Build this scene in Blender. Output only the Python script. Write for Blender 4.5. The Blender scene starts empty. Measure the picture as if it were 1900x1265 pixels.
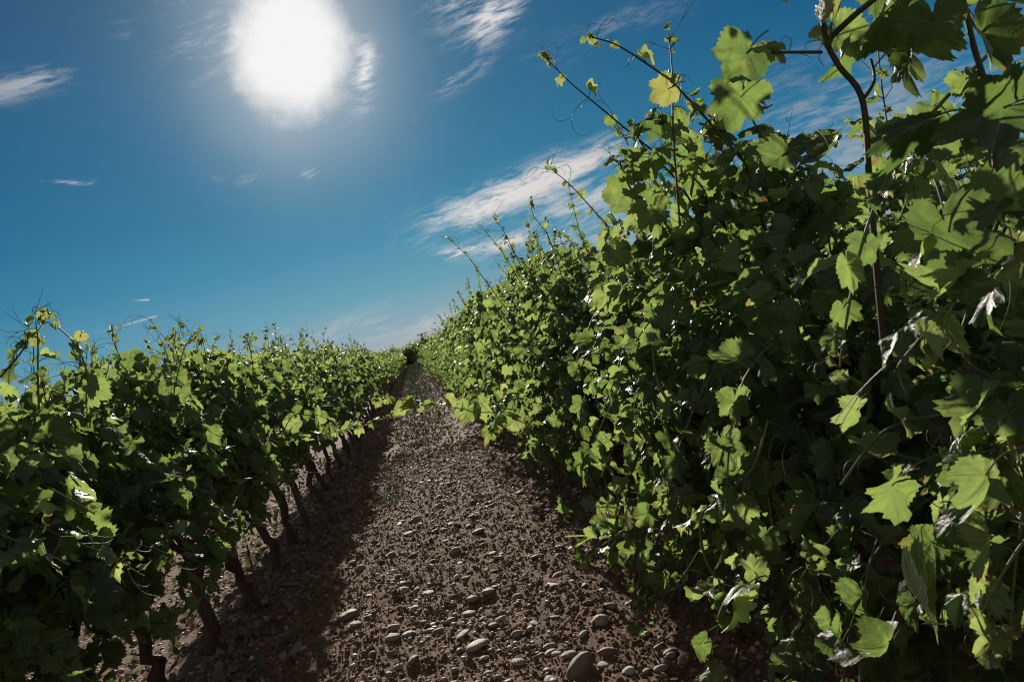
import bpy, math, random
import numpy as np
from mathutils import Matrix, Vector

# ------------------------------------------------------------------ camera
C = bpy.context.scene.collection
sc = bpy.context.scene
PW, PH, F = 1900.0, 1265.0, 1500.0          # photo pixels, focal length in photo pixels
H = 1.15                                    # eye height above the path
ROLL = math.radians(14.5)
VP = (766.0, 660.0)                         # where the rows vanish

def nrm(v):
    v = np.asarray(v, float)
    return v / np.maximum(np.linalg.norm(v, axis=-1, keepdims=True), 1e-9)

_y = nrm([(VP[0]-PW/2)/F, -(VP[1]-PH/2)/F, -1.0])
_z = np.array([-math.sin(ROLL), math.cos(ROLL), 0.0]); _z[2] = -(_z[0]*_y[0]+_z[1]*_y[1])/_y[2]; _z = nrm(_z)
_x = np.cross(_y, _z)
R = np.array([_x, _y, _z])                  # world = R @ cam
cam_d = bpy.data.cameras.new("camera"); cam = bpy.data.objects.new("camera", cam_d); C.objects.link(cam)
M = Matrix([list(R[i]) + [0] for i in range(3)] + [[0, 0, 0, 1]])
M.translation = Vector((0, 0, H)); cam.matrix_world = M
cam_d.sensor_width = 36.0; cam_d.lens = 36.0*F/PW
cam_d.clip_start = 0.05; cam_d.clip_end = 12000
cam_d.dof.use_dof = True; cam_d.dof.focus_distance = 3.6; cam_d.dof.aperture_fstop = 14.0
sc.camera = cam
CAM = np.array([0, 0, H])

def ray(px, py):
    return R @ np.array([(px-PW/2)/F, -(py-PH/2)/F, -1.0])
def at(px, py, y):                          # point of the pixel's ray on the world plane Y = y
    r = ray(px, py); return CAM + r*(y/r[1])
def onplane_x(px, py, x):
    r = ray(px, py); return CAM + r*(x/r[0])

# ------------------------------------------------------------------ light
SUN = nrm(ray(543, 100))
sun_el = math.asin(SUN[2]); sun_az = math.atan2(SUN[0], SUN[1])
sd = bpy.data.lights.new("sun", 'SUN'); sd.energy = 5.0; sd.angle = math.radians(0.6); sd.color = (1.0, 0.93, 0.82)
so = bpy.data.objects.new("sun", sd); C.objects.link(so)
so.rotation_euler = Vector(SUN).to_track_quat('Z', 'Y').to_euler()
so.location = (0, 0, 30)
sc.view_settings.view_transform = 'Standard'; sc.view_settings.look = 'None'
sc.view_settings.gamma = 1.0; sc.view_settings.exposure = 0.52
sc.cycles.pixel_filter_type = 'BLACKMAN_HARRIS'; sc.cycles.filter_width = 1.1
sc.cycles.max_bounces = 4; sc.cycles.transparent_max_bounces = 4
sc.cycles.diffuse_bounces = 2; sc.cycles.transmission_bounces = 3; sc.cycles.glossy_bounces = 2

class NT:
    """small helper that writes node maths"""
    def __init__(s, tree): s.t = tree; s.n = tree.nodes; s.l = tree.links
    def node(s, typ, **kw):
        n = s.n.new(typ)
        for k, v in kw.items(): setattr(n, k, v)
        return n
    def put(s, inp, v):
        if isinstance(v, bpy.types.NodeSocket): s.l.new(v, inp)
        elif v is not None: inp.default_value = v
    def m(s, op, a, b=None, c=None, clamp=False):
        n = s.n.new('ShaderNodeMath'); n.operation = op; n.use_clamp = clamp
        s.put(n.inputs[0], a)
        if b is not None: s.put(n.inputs[1], b)
        if c is not None: s.put(n.inputs[2], c)
        return n.outputs[0]
    def dot(s, v, w):
        n = s.n.new('ShaderNodeVectorMath'); n.operation = 'DOT_PRODUCT'
        s.put(n.inputs[0], v); n.inputs[1].default_value = tuple(w); return n.outputs['Value']
    def mix(s, f, a, b, typ='MIX'):
        n = s.n.new('ShaderNodeMix'); n.data_type = 'RGBA'; n.blend_type = typ; n.clamp_factor = True
        s.put(n.inputs[0], f)
        s.put(n.inputs[6], a if isinstance(a, bpy.types.NodeSocket) else (*a, 1)[:4])
        s.put(n.inputs[7], b if isinstance(b, bpy.types.NodeSocket) else (*b, 1)[:4])
        return n.outputs[2]
    def ss(s, v, lo, hi):
        n = s.n.new('ShaderNodeMapRange'); n.interpolation_type = 'SMOOTHSTEP'
        s.put(n.inputs[0], v); n.inputs[1].default_value = lo; n.inputs[2].default_value = hi
        return n.outputs[0]
    def ramp(s, v, stops, interp='LINEAR'):
        n = s.n.new('ShaderNodeValToRGB'); s.put(n.inputs[0], v); cr = n.color_ramp; cr.interpolation = interp
        while len(cr.elements) < len(stops): cr.elements.new(0.5)
        for e, (p, c) in zip(cr.elements, stops): e.position = p; e.color = (*c, 1)
        return n.outputs[0]
    def noise(s, vec, scale, detail=4, rough=0.5, dist=0.0):
        n = s.n.new('ShaderNodeTexNoise')
        if vec is not None: s.l.new(vec, n.inputs['Vector'])
        n.inputs['Scale'].default_value = scale; n.inputs['Detail'].default_value = detail
        n.inputs['Roughness'].default_value = rough; n.inputs['Distortion'].default_value = dist
        return n.outputs['Fac']
    def comb(s, x, y, z):
        n = s.n.new('ShaderNodeCombineXYZ')
        for i, v in enumerate((x, y, z)): s.put(n.inputs[i], v)
        return n.outputs[0]

world = bpy.data.worlds.new("World"); sc.world = world; world.use_nodes = True
def build_world():
    t = NT(world.node_tree); t.n.clear()
    out = t.node('ShaderNodeOutputWorld'); bg = t.node('ShaderNodeBackground'); t.l.new(bg.outputs[0], out.inputs[0])
    D = t.node('ShaderNodeTexCoord').outputs['Generated']
    sky = t.node('ShaderNodeTexSky', sky_type='NISHITA'); sky.sun_disc = False
    sky.sun_elevation = sun_el; sky.sun_rotation = sun_az
    sky.air_density = 1.6; sky.dust_density = 0.3; sky.ozone_density = 4.0
    el = t.m('ARCSINE', t.dot(D, (0, 0, 1)))
    eld = t.m('MULTIPLY', el, 180/math.pi/60)
    grad = t.ramp(eld, [(0.0, (.44, .41, .43)), (0.03, (.28, .37, .44)), (0.08, (.115, .300, .41)), (0.14, (.036, .205, .34)),
                        (0.20, (.016, .142, .265)), (0.27, (.010, .105, .222)), (0.45, (.013, .060, .146)), (1.0, (.012, .030, .09))])
    ca = t.dot(D, SUN)
    ang = t.m('MULTIPLY', t.m('ARCCOSINE', t.m('MINIMUM', ca, 0.999999)), 180/math.pi)      # degrees from the sun
    # away from the sun the sky deepens, behind the viewer an added bright zone serves as fill light
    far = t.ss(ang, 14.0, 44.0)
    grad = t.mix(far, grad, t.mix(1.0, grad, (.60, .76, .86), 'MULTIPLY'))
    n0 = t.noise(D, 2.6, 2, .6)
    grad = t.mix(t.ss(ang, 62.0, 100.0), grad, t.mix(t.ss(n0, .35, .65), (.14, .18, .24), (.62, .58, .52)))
    nis = t.mix(1.0, sky.outputs[0], (.0015, .0032, .0045), 'MULTIPLY')
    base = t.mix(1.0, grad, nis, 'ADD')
    # aureole with a frayed edge: thin cloud lit through round the sun
    ud = nrm(np.array([0, 0, 1.]) - SUN*SUN[2]); sdv = np.cross(SUN, ud)
    dx = t.m('MULTIPLY', t.dot(D, sdv), 57.3); dy = t.m('MULTIPLY', t.dot(D, ud), 57.3)
    el2 = t.m('SQRT', t.m('ADD', t.m('POWER', t.m('ABSOLUTE', dx), 2.0), t.m('POWER', t.m('ABSOLUTE', t.m('DIVIDE', dy, 1.16)), 2.0)))
    el2 = t.m('ADD', el2, t.m('MULTIPLY', t.m('GREATER_THAN', 0.0, ca), 90.0))
    n1 = t.noise(D, 8.0, 3, .55); n2 = t.noise(D, 30.0, 4, .62)
    n3 = t.noise(t.comb(t.m('MULTIPLY', dx, .9), t.m('MULTIPLY', dy, .22), 3.0), 1.0, 4, .6, .6)
    def sw(n, k): return t.m('MULTIPLY', t.m('SUBTRACT', n, .5), k)
    a2 = t.m('ADD', el2, t.m('ADD', t.m('ADD', sw(n1, 2.6), sw(n2, 1.9)), sw(n3, .7)))
    a1 = t.m('ADD', el2, sw(n1, 2.2))
    core = t.m('SUBTRACT', 1.0, t.ss(a2, 2.2, 4.5))
    halo = t.m('EXPONENT', t.m('MULTIPLY', t.m('POWER', t.m('DIVIDE', t.m('MAXIMUM', a1, 0.0), 5.5), 2.0), -1.0))
    wide = t.m('EXPONENT', t.m('DIVIDE', ang, -8.5))
    base = t.mix(t.m('MULTIPLY', wide, .30), base, (.36, .68, .80))
    base = t.mix(t.m('MULTIPLY', halo, .68), base, (.66, .67, .67))
    base = t.mix(t.m('POWER', core, .8), base, (.93, .91, .895))
    # cirrus: (photo from, to, half width deg, strength, streak threshold)
    cloud = None
    warp = t.node('ShaderNodeTexNoise'); t.l.new(D, warp.inputs['Vector']); warp.inputs['Scale'].default_value = 7; warp.inputs['Detail'].default_value = 3
    wv = t.node('ShaderNodeVectorMath', operation='MULTIPLY_ADD'); t.l.new(warp.outputs['Color'], wv.inputs[0])
    wv.inputs[1].default_value = (.03, .03, .03); t.l.new(D, wv.inputs[2]); DW = wv.outputs[0]
    W0 = np.array([.015, .015, .015])
    # one set of wind-drawn fibres shared by all patches of cirrus
    f0, f1 = nrm(ray(800, 425)), nrm(ray(1215, 265)); fc = nrm(f0+f1); fu = nrm(f1-f0); fv = nrm(np.cross(fc, fu))
    cu, cv = t.dot(DW, fu), t.dot(DW, fv)
    n_a = t.noise(t.comb(cu, t.m('MULTIPLY', cv, 3.2), .4), 9.0, 3, .6, .2)
    n_b = t.noise(t.comb(cu, t.m('MULTIPLY', cv, 4.5), 5.), 30.0, 6, .72, .25)
    nz = t.m('ADD', t.m('MULTIPLY', n_a, .50), t.m('MULTIPLY', n_b, .50))
    hard = None
    def patch(p0, p1, hw, amp, *_):
        nonlocal cloud, hard
        a0, a1 = nrm(ray(*p0)), nrm(ray(*p1)); c = nrm(a0+a1); la = np.linalg.norm(a1-a0)/2
        u = nrm(a1-a0); v = nrm(np.cross(c, u))
        du = t.m('DIVIDE', t.m('SUBTRACT', t.dot(DW, u), float(np.dot(c+W0, u))), la)
        dv = t.m('DIVIDE', t.m('SUBTRACT', t.dot(DW, v), float(np.dot(c+W0, v))), math.radians(hw))
        r2 = t.m('ADD', t.m('POWER', t.m('ABSOLUTE', du), 4.0), t.m('MULTIPLY', dv, dv))
        w = t.m('MULTIPLY', t.m('EXPONENT', t.m('MULTIPLY', r2, -1.0)), amp)
        cloud = w if cloud is None else t.m('ADD', cloud, w)
    patch((800, 425), (1190, 262), 1.15, 1.1)
    patch((1000, 395), (1250, 330), .9, .7)
    patch((812, 474), (990, 432), .55, 1.0)
    patch((1000, 445), (1300, 400), 1.5, .5, .42, .7)
    patch((1080, 560), (1400, 430), 2.2, .45, .40, .7)
    patch((800, -40), (960, 20), 2.6, .50, .42, .72, 10, 24)
    patch((870, 70), (960, 0), 1.0, .50, .40, .66, 12, 30)
    patch((-60, 185), (130, 132), .75, .45, .36, .62, 9, 30)
    patch((55, 341), (180, 342), .22, .75, .30, .55, 9, 40)
    patch((355, 328), (500, 330), .45, .22, .38, .62, 12, 40)
    patch((560, 322), (602, 314), .5, .42, .36, .6, 20, 26)
    patch((800, 165), (925, 112), .62, .34, .38, .66, 16, 30)
    patch((652, 165), (690, 95), .5, .32, .44, .62, 16, 34)
    patch((655, 230), (680, 70), .7, .35, .44, .64, 18, 30)
    patch((1000, 110), (1260, 0), .8, .24, .38, .7, 9, 40)
    patch((200, 20), (460, -30), 2.2, .20, .38, .7)
    patch((330, 110), (470, 60), 2.0, .18, .4, .7)
    patch((1400, 190), (1950, 60), 3.0, .22, .40, .70, 8, 46)
    patch((1300, 330), (1950, 170), 3.0, .36, .40, .70, 8, 50)
    patch((1500, 420), (1950, 330), 3.2, .45, .38, .7, 8, 40)
    patch((500, 640), (1000, 560), 1.2, .30, .36, .74, 5, 60)
    patch((740, 640), (1100, 540), 1.6, .2, .36, .74, 5, 60)
    cloud = t.m('MULTIPLY', cloud, t.m('GREATER_THAN', t.dot(D, (0, 1, 0)), 0.2))
    cloud = t.m('MULTIPLY', cloud, t.ss(t.m('ADD', nz, t.m('MULTIPLY', t.m('MINIMUM', cloud, 1.0), .13)), .495, .67))
    def contrail(p0, p1, hw, amp):
        nonlocal cloud
        a0, a1 = nrm(ray(*p0)), nrm(ray(*p1)); c = nrm(a0+a1); la = np.linalg.norm(a1-a0)/2
        u = nrm(a1-a0); v = nrm(np.cross(c, u))
        du = t.m('DIVIDE', t.m('SUBTRACT', t.dot(D, u), float(np.dot(c, u))), la)
        dv = t.m('DIVIDE', t.dot(D, v), math.radians(hw))
        w = t.m('MULTIPLY', t.m('EXPONENT', t.m('MULTIPLY', t.m('MULTIPLY', dv, dv), -1.0)), t.ss(t.m('ABSOLUTE', du), 1.0, .85))
        w = t.m('MULTIPLY', t.m('MULTIPLY', w, t.ss(du, -1.2, 1.0)), amp)
        w = t.m('MULTIPLY', w, t.m('GREATER_THAN', t.dot(D, c), 0.5))
        cloud = t.m('ADD', cloud, w)
    contrail((165, 622), (295, 585), .055, .55)
    contrail((243, 558), (278, 556), .05, .8)
    cloud = t.m('MINIMUM', cloud, 1.0)
    lit = t.m('MULTIPLY_ADD', t.m('EXPONENT', t.m('DIVIDE', ang, -14.0)), .95, .45)
    cc = t.mix(1.0, (1.0, .96, .93), t.comb(lit, lit, lit), 'MULTIPLY')
    base = t.mix(cloud, base, cc)
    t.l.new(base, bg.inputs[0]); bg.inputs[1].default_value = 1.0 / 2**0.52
build_world()

# ------------------------------------------------------------------ mesh helpers
class Acc:
    """collects verts / faces / per-vertex vectors of many pieces into one mesh"""
    def __init__(s): s.v = []; s.f3 = []; s.f4 = []; s.a = []; s.b = []; s.n = 0
    def add(s, v, f, lco=None, var=None):
        v = np.asarray(v, np.float32).reshape(-1, 3); f = np.asarray(f, np.int64)
        (s.f3 if f.shape[1] == 3 else s.f4).append(f + s.n); s.v.append(v)
        s.a.append(np.zeros_like(v) if lco is None else np.asarray(lco, np.float32).reshape(-1, 3))
        s.b.append(np.zeros_like(v) if var is None else np.broadcast_to(np.asarray(var, np.float32), v.shape))
        s.n += len(v)
    def mesh(s, name, mat, smooth=True, off=(0, 0, 0)):
        v = np.concatenate(s.v) - np.asarray(off, np.float32)
        me = bpy.data.meshes.new(name)
        f3 = np.concatenate(s.f3) if s.f3 else np.zeros((0, 3), int)
        f4 = np.concatenate(s.f4) if s.f4 else np.zeros((0, 4), int)
        me.vertices.add(len(v)); me.vertices.foreach_set('co', v.ravel())
        lv = np.concatenate([f3.ravel(), f4.ravel()])
        me.loops.add(len(lv)); me.loops.foreach_set('vertex_index', lv.astype(np.int32))
        me.polygons.add(len(f3)+len(f4))
        st = np.concatenate([np.arange(len(f3))*3, len(f3)*3+np.arange(len(f4))*4])
        me.polygons.foreach_set('loop_start', st.astype(np.int32))
        for nm, d in (('lco', s.a), ('lvar', s.b)):
            at_ = me.attributes.new(nm, 'FLOAT_VECTOR', 'POINT'); at_.data.foreach_set('vector', np.concatenate(d).astype(np.float32).ravel())
        me.update(calc_edges=True)
        me.polygons.foreach_set('use_smooth', np.full(len(me.polygons), smooth))
        me.materials.append(mat); me.update()
        return me

def link(name, data, parent=None, loc=None):
    o = bpy.data.objects.new(name, data); C.objects.link(o)
    if parent is not None: o.parent = parent
    if loc is not None: o.location = loc
    return o
def tag(o, label=None, cat=None, group=None, kind=None):
    if label: o['label'] = label
    if cat: o['category'] = cat
    if group: o['group'] = group
    if kind: o['kind'] = kind
    return o

def tube(acc, P, rad, sides=5, var=(0, 0, 0)):
    P = np.asarray(P, float); n = len(P); rad = np.broadcast_to(np.asarray(rad, float), (n,))
    T = nrm(np.gradient(P, axis=0)); up = np.array([.31, .17, .93]) if abs(T[0] @ np.array([.31, .17, .93])) < .9 else np.array([1., 0, 0])
    A = nrm(np.cross(T, up)); B = np.cross(T, A)
    th = np.arange(sides)*2*math.pi/sides
    V = P[:, None] + rad[:, None, None]*(A[:, None]*np.cos(th)[None, :, None] + B[:, None]*np.sin(th)[None, :, None])
    i = np.arange(n-1)[:, None]*sides; j = np.arange(sides)[None]; k = (j+1) % sides
    f = np.stack([i+j, i+k, i+sides+k, i+sides+j], -1).reshape(-1, 4)
    l = np.repeat(np.linspace(0, 1, n), sides); lco = np.stack([l, np.tile(th, n), 0*l], 1)
    acc.add(V.reshape(-1, 3), f, lco, var)

def vnoise(x, y, seed=0):
    xi = np.floor(x).astype(np.int64); yi = np.floor(y).astype(np.int64); fx = x-xi; fy = y-yi
    fx = fx*fx*(3-2*fx); fy = fy*fy*(3-2*fy)
    def h(a, b):
        n = (a*374761393 + b*668265263 + seed*1442695041) & 0xffffffff
        n = ((n ^ (n >> 13))*1274126177) & 0xffffffff
        return ((n ^ (n >> 16)) & 0xffff)/65535.0
    return (h(xi, yi)*(1-fx)+h(xi+1, yi)*fx)*(1-fy) + (h(xi, yi+1)*(1-fx)+h(xi+1, yi+1)*fx)*fy - .5

XL, XR = -1.17, 1.12         # the two rows beside the path
def gh(x, y):
    x = np.asarray(x, float); y = np.asarray(y, float)
    xm = np.abs(((x-XL) + 1.145) % 2.29 - 1.145)                  # distance to the closest row line
    h = .05*np.exp(-(xm/.30)**2) - .045*np.exp(-((xm-.50)/.12)**2)*(.8+.6*vnoise(x*0, y*1.3, 5)) + .018*np.exp(-((xm-.72)/.07)**2)
    h += .020*vnoise(x*1.7, y*1.7, 1) + .022*vnoise(x*5, y*5, 2) + .017*vnoise(x*12, y*12, 3) + .010*vnoise(x*26, y*26, 4) + .004*vnoise(x*48, y*48, 6)
    return h*np.clip(1.15-np.hypot(x, y)/140, 0, 1)

# ------------------------------------------------------------------ materials
def new_mat(name):
    m = bpy.data.materials.new(name); m.use_nodes = True; t = NT(m.node_tree); t.n.clear()
    out = t.node('ShaderNodeOutputMaterial'); return m, t, out
def attr(t, name):
    n = t.node('ShaderNodeAttribute', attribute_name=name); return n.outputs['Vector']
def sep(t, v):
    n = t.node('ShaderNodeSeparateXYZ'); t.l.new(v, n.inputs[0]); return n.outputs

def leaf_material(name='vine_leaf', dry=False, near=True):
    m, t, out = new_mat(name)
    L = sep(t, attr(t, 'lco')); V = sep(t, attr(t, 'lvar'))
    geo = t.node('ShaderNodeNewGeometry')
    # five main veins from the leaf stalk plus side veins
    vein = None
    for a in ((90, 90-47, 90+47, 90-100, 90+100) if near else ()):
        c_, s_ = math.cos(math.radians(a)), math.sin(math.radians(a))
        along = t.m('ADD', t.m('MULTIPLY', L[0], c_), t.m('MULTIPLY', L[1], s_))
        across = t.m('ABSOLUTE', t.m('SUBTRACT', t.m('MULTIPLY', L[0], s_), t.m('MULTIPLY', L[1], c_)))
        w = t.m('MULTIPLY', t.m('SUBTRACT', 1.0, t.ss(across, .006, .024)), t.m('GREATER_THAN', along, 0.0))
        wv = t.m('SINE', t.m('MULTIPLY', t.m('SUBTRACT', along, t.m('MULTIPLY', across, .8)), 44.0))
        side = t.m('MULTIPLY', t.m('MULTIPLY', t.ss(wv, .90, 1.0), t.m('SUBTRACT', 1.0, t.ss(across, .10, .24))), t.m('MULTIPLY', t.m('GREATER_THAN', along, 0.05), .5))
        w = t.m('MAXIMUM', w, side)
        vein = w if vein is None else t.m('MAXIMUM', vein, w)
    if vein is None: vein = t.m('MULTIPLY', V[0], .12)
    vec = t.comb(t.m('ADD', L[0], t.m('MULTIPLY', V[0], 37.0)), L[1], V[0])
    blotch = t.noise(vec, 2.4, 4, .6)
    if dry:
        base = t.ramp(V[0], [(0, (.10, .07, .045)), (.5, (.20, .16, .11)), (.8, (.16, .17, .10)), (1, (.09, .12, .05))])
        trans = t.mix(1.0, base, (1.1, 1.0, .7), 'MULTIPLY'); tf = .25
    else:
        base = t.ramp(V[0], [(0, (.018, .030, .011)), (.45, (.032, .052, .018)), (.8, (.052, .076, .024)), (1, (.085, .105, .034))])
        base = t.mix(V[1], base, (.10, .10, .035))
        base = t.mix(t.m('MULTIPLY', t.ss(blotch, .58, .80), .5), base, (.14, .15, .045))
        base = t.mix(t.m('MULTIPLY', vein, .30), base, (.16, .19, .075))
        trans = t.ramp(V[0], [(0, (.115, .19, .042)), (.5, (.245, .37, .085)), (1, (.50, .57, .17))])
        trans = t.mix(V[1], trans, (.44, .43, .12))
        trans = t.mix(t.m('MULTIPLY', t.ss(blotch, .45, .85), .55), trans, (.48, .52, .10))
        trans = t.mix(t.m('MULTIPLY', vein, .34), trans, (.15, .24, .03))
        trans = t.mix(t.m('MULTIPLY', t.ss(t.noise(vec, 5.5, 3, .6), .72, .80), V[2]), trans, (.16, .10, .03))
        edge = t.m('MULTIPLY', t.ss(t.m('ADD', t.m('ADD', t.m('MULTIPLY', L[0], L[0]), t.m('MULTIPLY', L[1], L[1])), t.m('MULTIPLY', t.noise(vec, 4.0, 3, .6), .9)), .95, 1.15), V[2])
        base = t.mix(t.m('MULTIPLY', edge, .7), base, (.13, .085, .04)); trans = t.mix(t.m('MULTIPLY', edge, .7), trans, (.30, .19, .06))
        tf = .50
    front = base
    base = t.mix(geo.outputs['Backfacing'], front, t.mix(.55, front, (.16, .19, .13)))
    bump = t.node('ShaderNodeBump'); bump.inputs['Strength'].default_value = .32; bump.inputs['Distance'].default_value = .004
    hgt = t.m('ADD', t.m('MULTIPLY', t.noise(vec, 7, 2, .5), 1.0), t.m('MULTIPLY', vein, -.45))
    t.l.new(hgt, bump.inputs['Height'])
    p = t.node('ShaderNodeBsdfPrincipled'); t.l.new(base, p.inputs['Base Color'])
    if near: t.l.new(bump.outputs[0], p.inputs['Normal'])
    rg = t.m('MULTIPLY_ADD', t.noise(vec, 3.0, 2), .20, .36) if not dry else .7
    t.put(p.inputs['Roughness'], rg); p.inputs['Specular IOR Level'].default_value = .50 if not dry else .2
    tr = t.node('ShaderNodeBsdfTranslucent'); t.l.new(trans, tr.inputs[0])
    if near: t.l.new(bump.outputs[0], tr.inputs[1])
    mx = t.node('ShaderNodeMixShader'); mx.inputs[0].default_value = tf
    t.l.new(p.outputs[0], mx.inputs[1]); t.l.new(tr.outputs[0], mx.inputs[2]); t.l.new(mx.outputs[0], out.inputs[0])
    return m
M_LEAF = leaf_material(); M_LEAF_FAR = leaf_material('distant_vine_leaf', near=False); M_DRY = leaf_material('dry_leaf', True)

def simple(name, build):
    m, t, out = new_mat(name); p = t.node('ShaderNodeBsdfPrincipled'); t.l.new(p.outputs[0], out.inputs[0]); build(t, p); return m
def bump(t, p, h, strength, dist):
    b = t.node('ShaderNodeBump'); b.inputs['Strength'].default_value = strength; b.inputs['Distance'].default_value = dist
    t.l.new(h, b.inputs['Height']); t.l.new(b.outputs[0], p.inputs['Normal'])
def _bark(t, p):
    V = t.node('ShaderNodeTexCoord').outputs['Object']
    mp = t.node('ShaderNodeMapping'); t.l.new(V, mp.inputs[0]); mp.inputs['Scale'].default_value = (1, 1, .16)
    n = t.noise(mp.outputs[0], 95, 6, .7, 1.2); n2 = t.noise(V, 14, 3)
    c = t.ramp(n, [(.3, (.018, .009, .007)), (.5, (.075, .038, .028)), (.7, (.16, .10, .078))])
    t.l.new(t.mix(t.m('MULTIPLY', n2, .5), c, (.085, .048, .038)), p.inputs['Base Color']); p.inputs['Roughness'].default_value = .9
    bump(t, p, n, 1.0, .02)
M_BARK = simple('vine_bark', _bark)
def _cane(t, p):
    V = sep(t, attr(t, 'lvar')); n = t.noise(t.node('ShaderNodeTexCoord').outputs['Object'], 30, 3)
    c = t.mix(V[0], t.mix(n, (.06, .08, .02), (.13, .15, .045)), (.030, .017, .012))
    t.l.new(c, p.inputs['Base Color']); p.inputs['Roughness'].default_value = .62; p.inputs['Specular IOR Level'].default_value = .22
M_CANE = simple('green_cane', _cane)
def _soil(t, p):
    V = t.node('ShaderNodeTexCoord').outputs['Object']
    a = t.noise(V, .9, 4); b = t.noise(V, 22, 6, .7); c = t.noise(V, 120, 4, .7)
    col = t.ramp(b, [(.25, (.068, .037, .020)), (.5, (.175, .104, .060)), (.75, (.31, .210, .132))])
    col = t.mix(t.m('MULTIPLY', t.ss(a, .35, .7), .45), col, (.150, .078, .046))
    col = t.mix(t.m('MULTIPLY', t.ss(c, .58, .72), .5), col, (.22, .18, .15))
    t.l.new(col, p.inputs['Base Color']); p.inputs['Roughness'].default_value = .88; p.inputs['Specular IOR Level'].default_value = .12
    bump(t, p, t.m('ADD', t.m('MULTIPLY', b, .6), t.m('MULTIPLY', c, .6)), 1.0, .022)
M_SOIL = simple('red_stony_soil', _soil)
def _stone(t, p, rnd=None):
    if rnd is None: rnd = t.node('ShaderNodeObjectInfo').outputs['Random']
    else: rnd = sep(t, attr(t, 'lvar'))[0]
    V = t.node('ShaderNodeTexCoord').outputs['Object']
    n = t.noise(V, 26, 5, .65); s = t.noise(V, 160, 3, .7)
    c = t.ramp(rnd, [(0, (.15, .095, .066)), (.35, (.25, .175, .13)), (.6, (.22, .175, .145)), (.78, (.34, .27, .215)), (.9, (.165, .155, .145)), (1, (.50, .44, .38))])
    c = t.mix(t.m('MULTIPLY', t.ss(n, .42, .7), .6), c, t.mix(1.0, c, (.62, .52, .45), 'MULTIPLY'))
    c = t.mix(t.m('MULTIPLY', t.ss(s, .6, .75), .35), c, (.10, .07, .055))
    t.l.new(c, p.inputs['Base Color']); p.inputs['Roughness'].default_value = .62; p.inputs['Specular IOR Level'].default_value = .4
    bump(t, p, t.m('ADD', n, t.m('MULTIPLY', s, .3)), .5, .006)
M_STONE = simple('river_stone', _stone)
M_PEB = simple('pebble', lambda t, p: _stone(t, p, 'a'))

# ------------------------------------------------------------------ grape leaf
_ka = np.array([0, 14, 25, 36, 48, 60, 75, 88, 102, 120, 140, 158, 170, 180.])
_kr = np.array([1.0, .90, .70, .82, .90, .82, .66, .72, .76, .70, .62, .52, .36, .10])
_sin = np.array([0, .25, 1, .3, 0, .25, 1, .3, 0, .1, .1, 0, 0, 0])          # how far each key belongs to a bay between lobes
def leaf_outline(n, teeth=True, var=0):
    g = np.random.default_rng(900+var); th = np.linspace(-180, 180, n, endpoint=False) + 180.0/n
    deep = [.02, -.06, -.12, .03, .06, -.02][var % 6]
    def side(): return _kr + _sin*(deep+g.normal(0, .03, 14)) + g.normal(0, .035, 14)*(_ka < 165)
    rl, rr = side(), side(); rr[0] = rl[0]
    r = np.where(th < 0, np.interp(np.abs(th), _ka, rl), np.interp(np.abs(th), _ka, rr))
    if teeth:
        i = np.arange(n); amp = g.uniform(.025, .085, n)*(.5 if n < 40 else 1)*np.where(np.abs(th) > 165, .3, 1)
        r = r*(1 + np.where(i % 2 == 0, amp, -amp*.7)); th = th + np.where(i % 2 == 0, np.sign(-th)*1.3, 0)
    a = np.radians(90-th)
    return np.stack([r*np.cos(a), r*np.sin(a)], 1)
def template(lod, var=0):
    if lod == 0: o = leaf_outline(66, True, var); rings = (.28, .54, .80, 1.0)
    elif lod == 1: o = leaf_outline(30, True, var); rings = (.55, 1.0)
    elif lod == 2: o = leaf_outline(13, False, var); rings = (1.0,)
    else: o = leaf_outline(7, False, var); rings = (1.0,)
    n = len(o); V = [np.zeros((1, 2))]; Fc = []
    sm = o.copy()
    for k in range(3): sm = (np.roll(sm, 1, 0)+sm*2+np.roll(sm, -1, 0))/4
    for ri, r in enumerate(rings):
        V.append((sm*(1-r)+o*r)*r if r < 1 else o)
        b = 1+ri*n; j = np.arange(n); k = (j+1) % n
        if ri == 0: Fc.append(np.stack([0*j, b+k, b+j], 1))
        else:
            a = b-n
            Fc += [np.stack([a+j, b+k, b+j], 1), np.stack([a+j, a+k, b+k], 1)]
    return np.concatenate(V), np.concatenate(Fc)
TPL = [[template(i, v) for v in range((6, 5, 3, 2)[i])] for i in range(4)]

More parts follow.
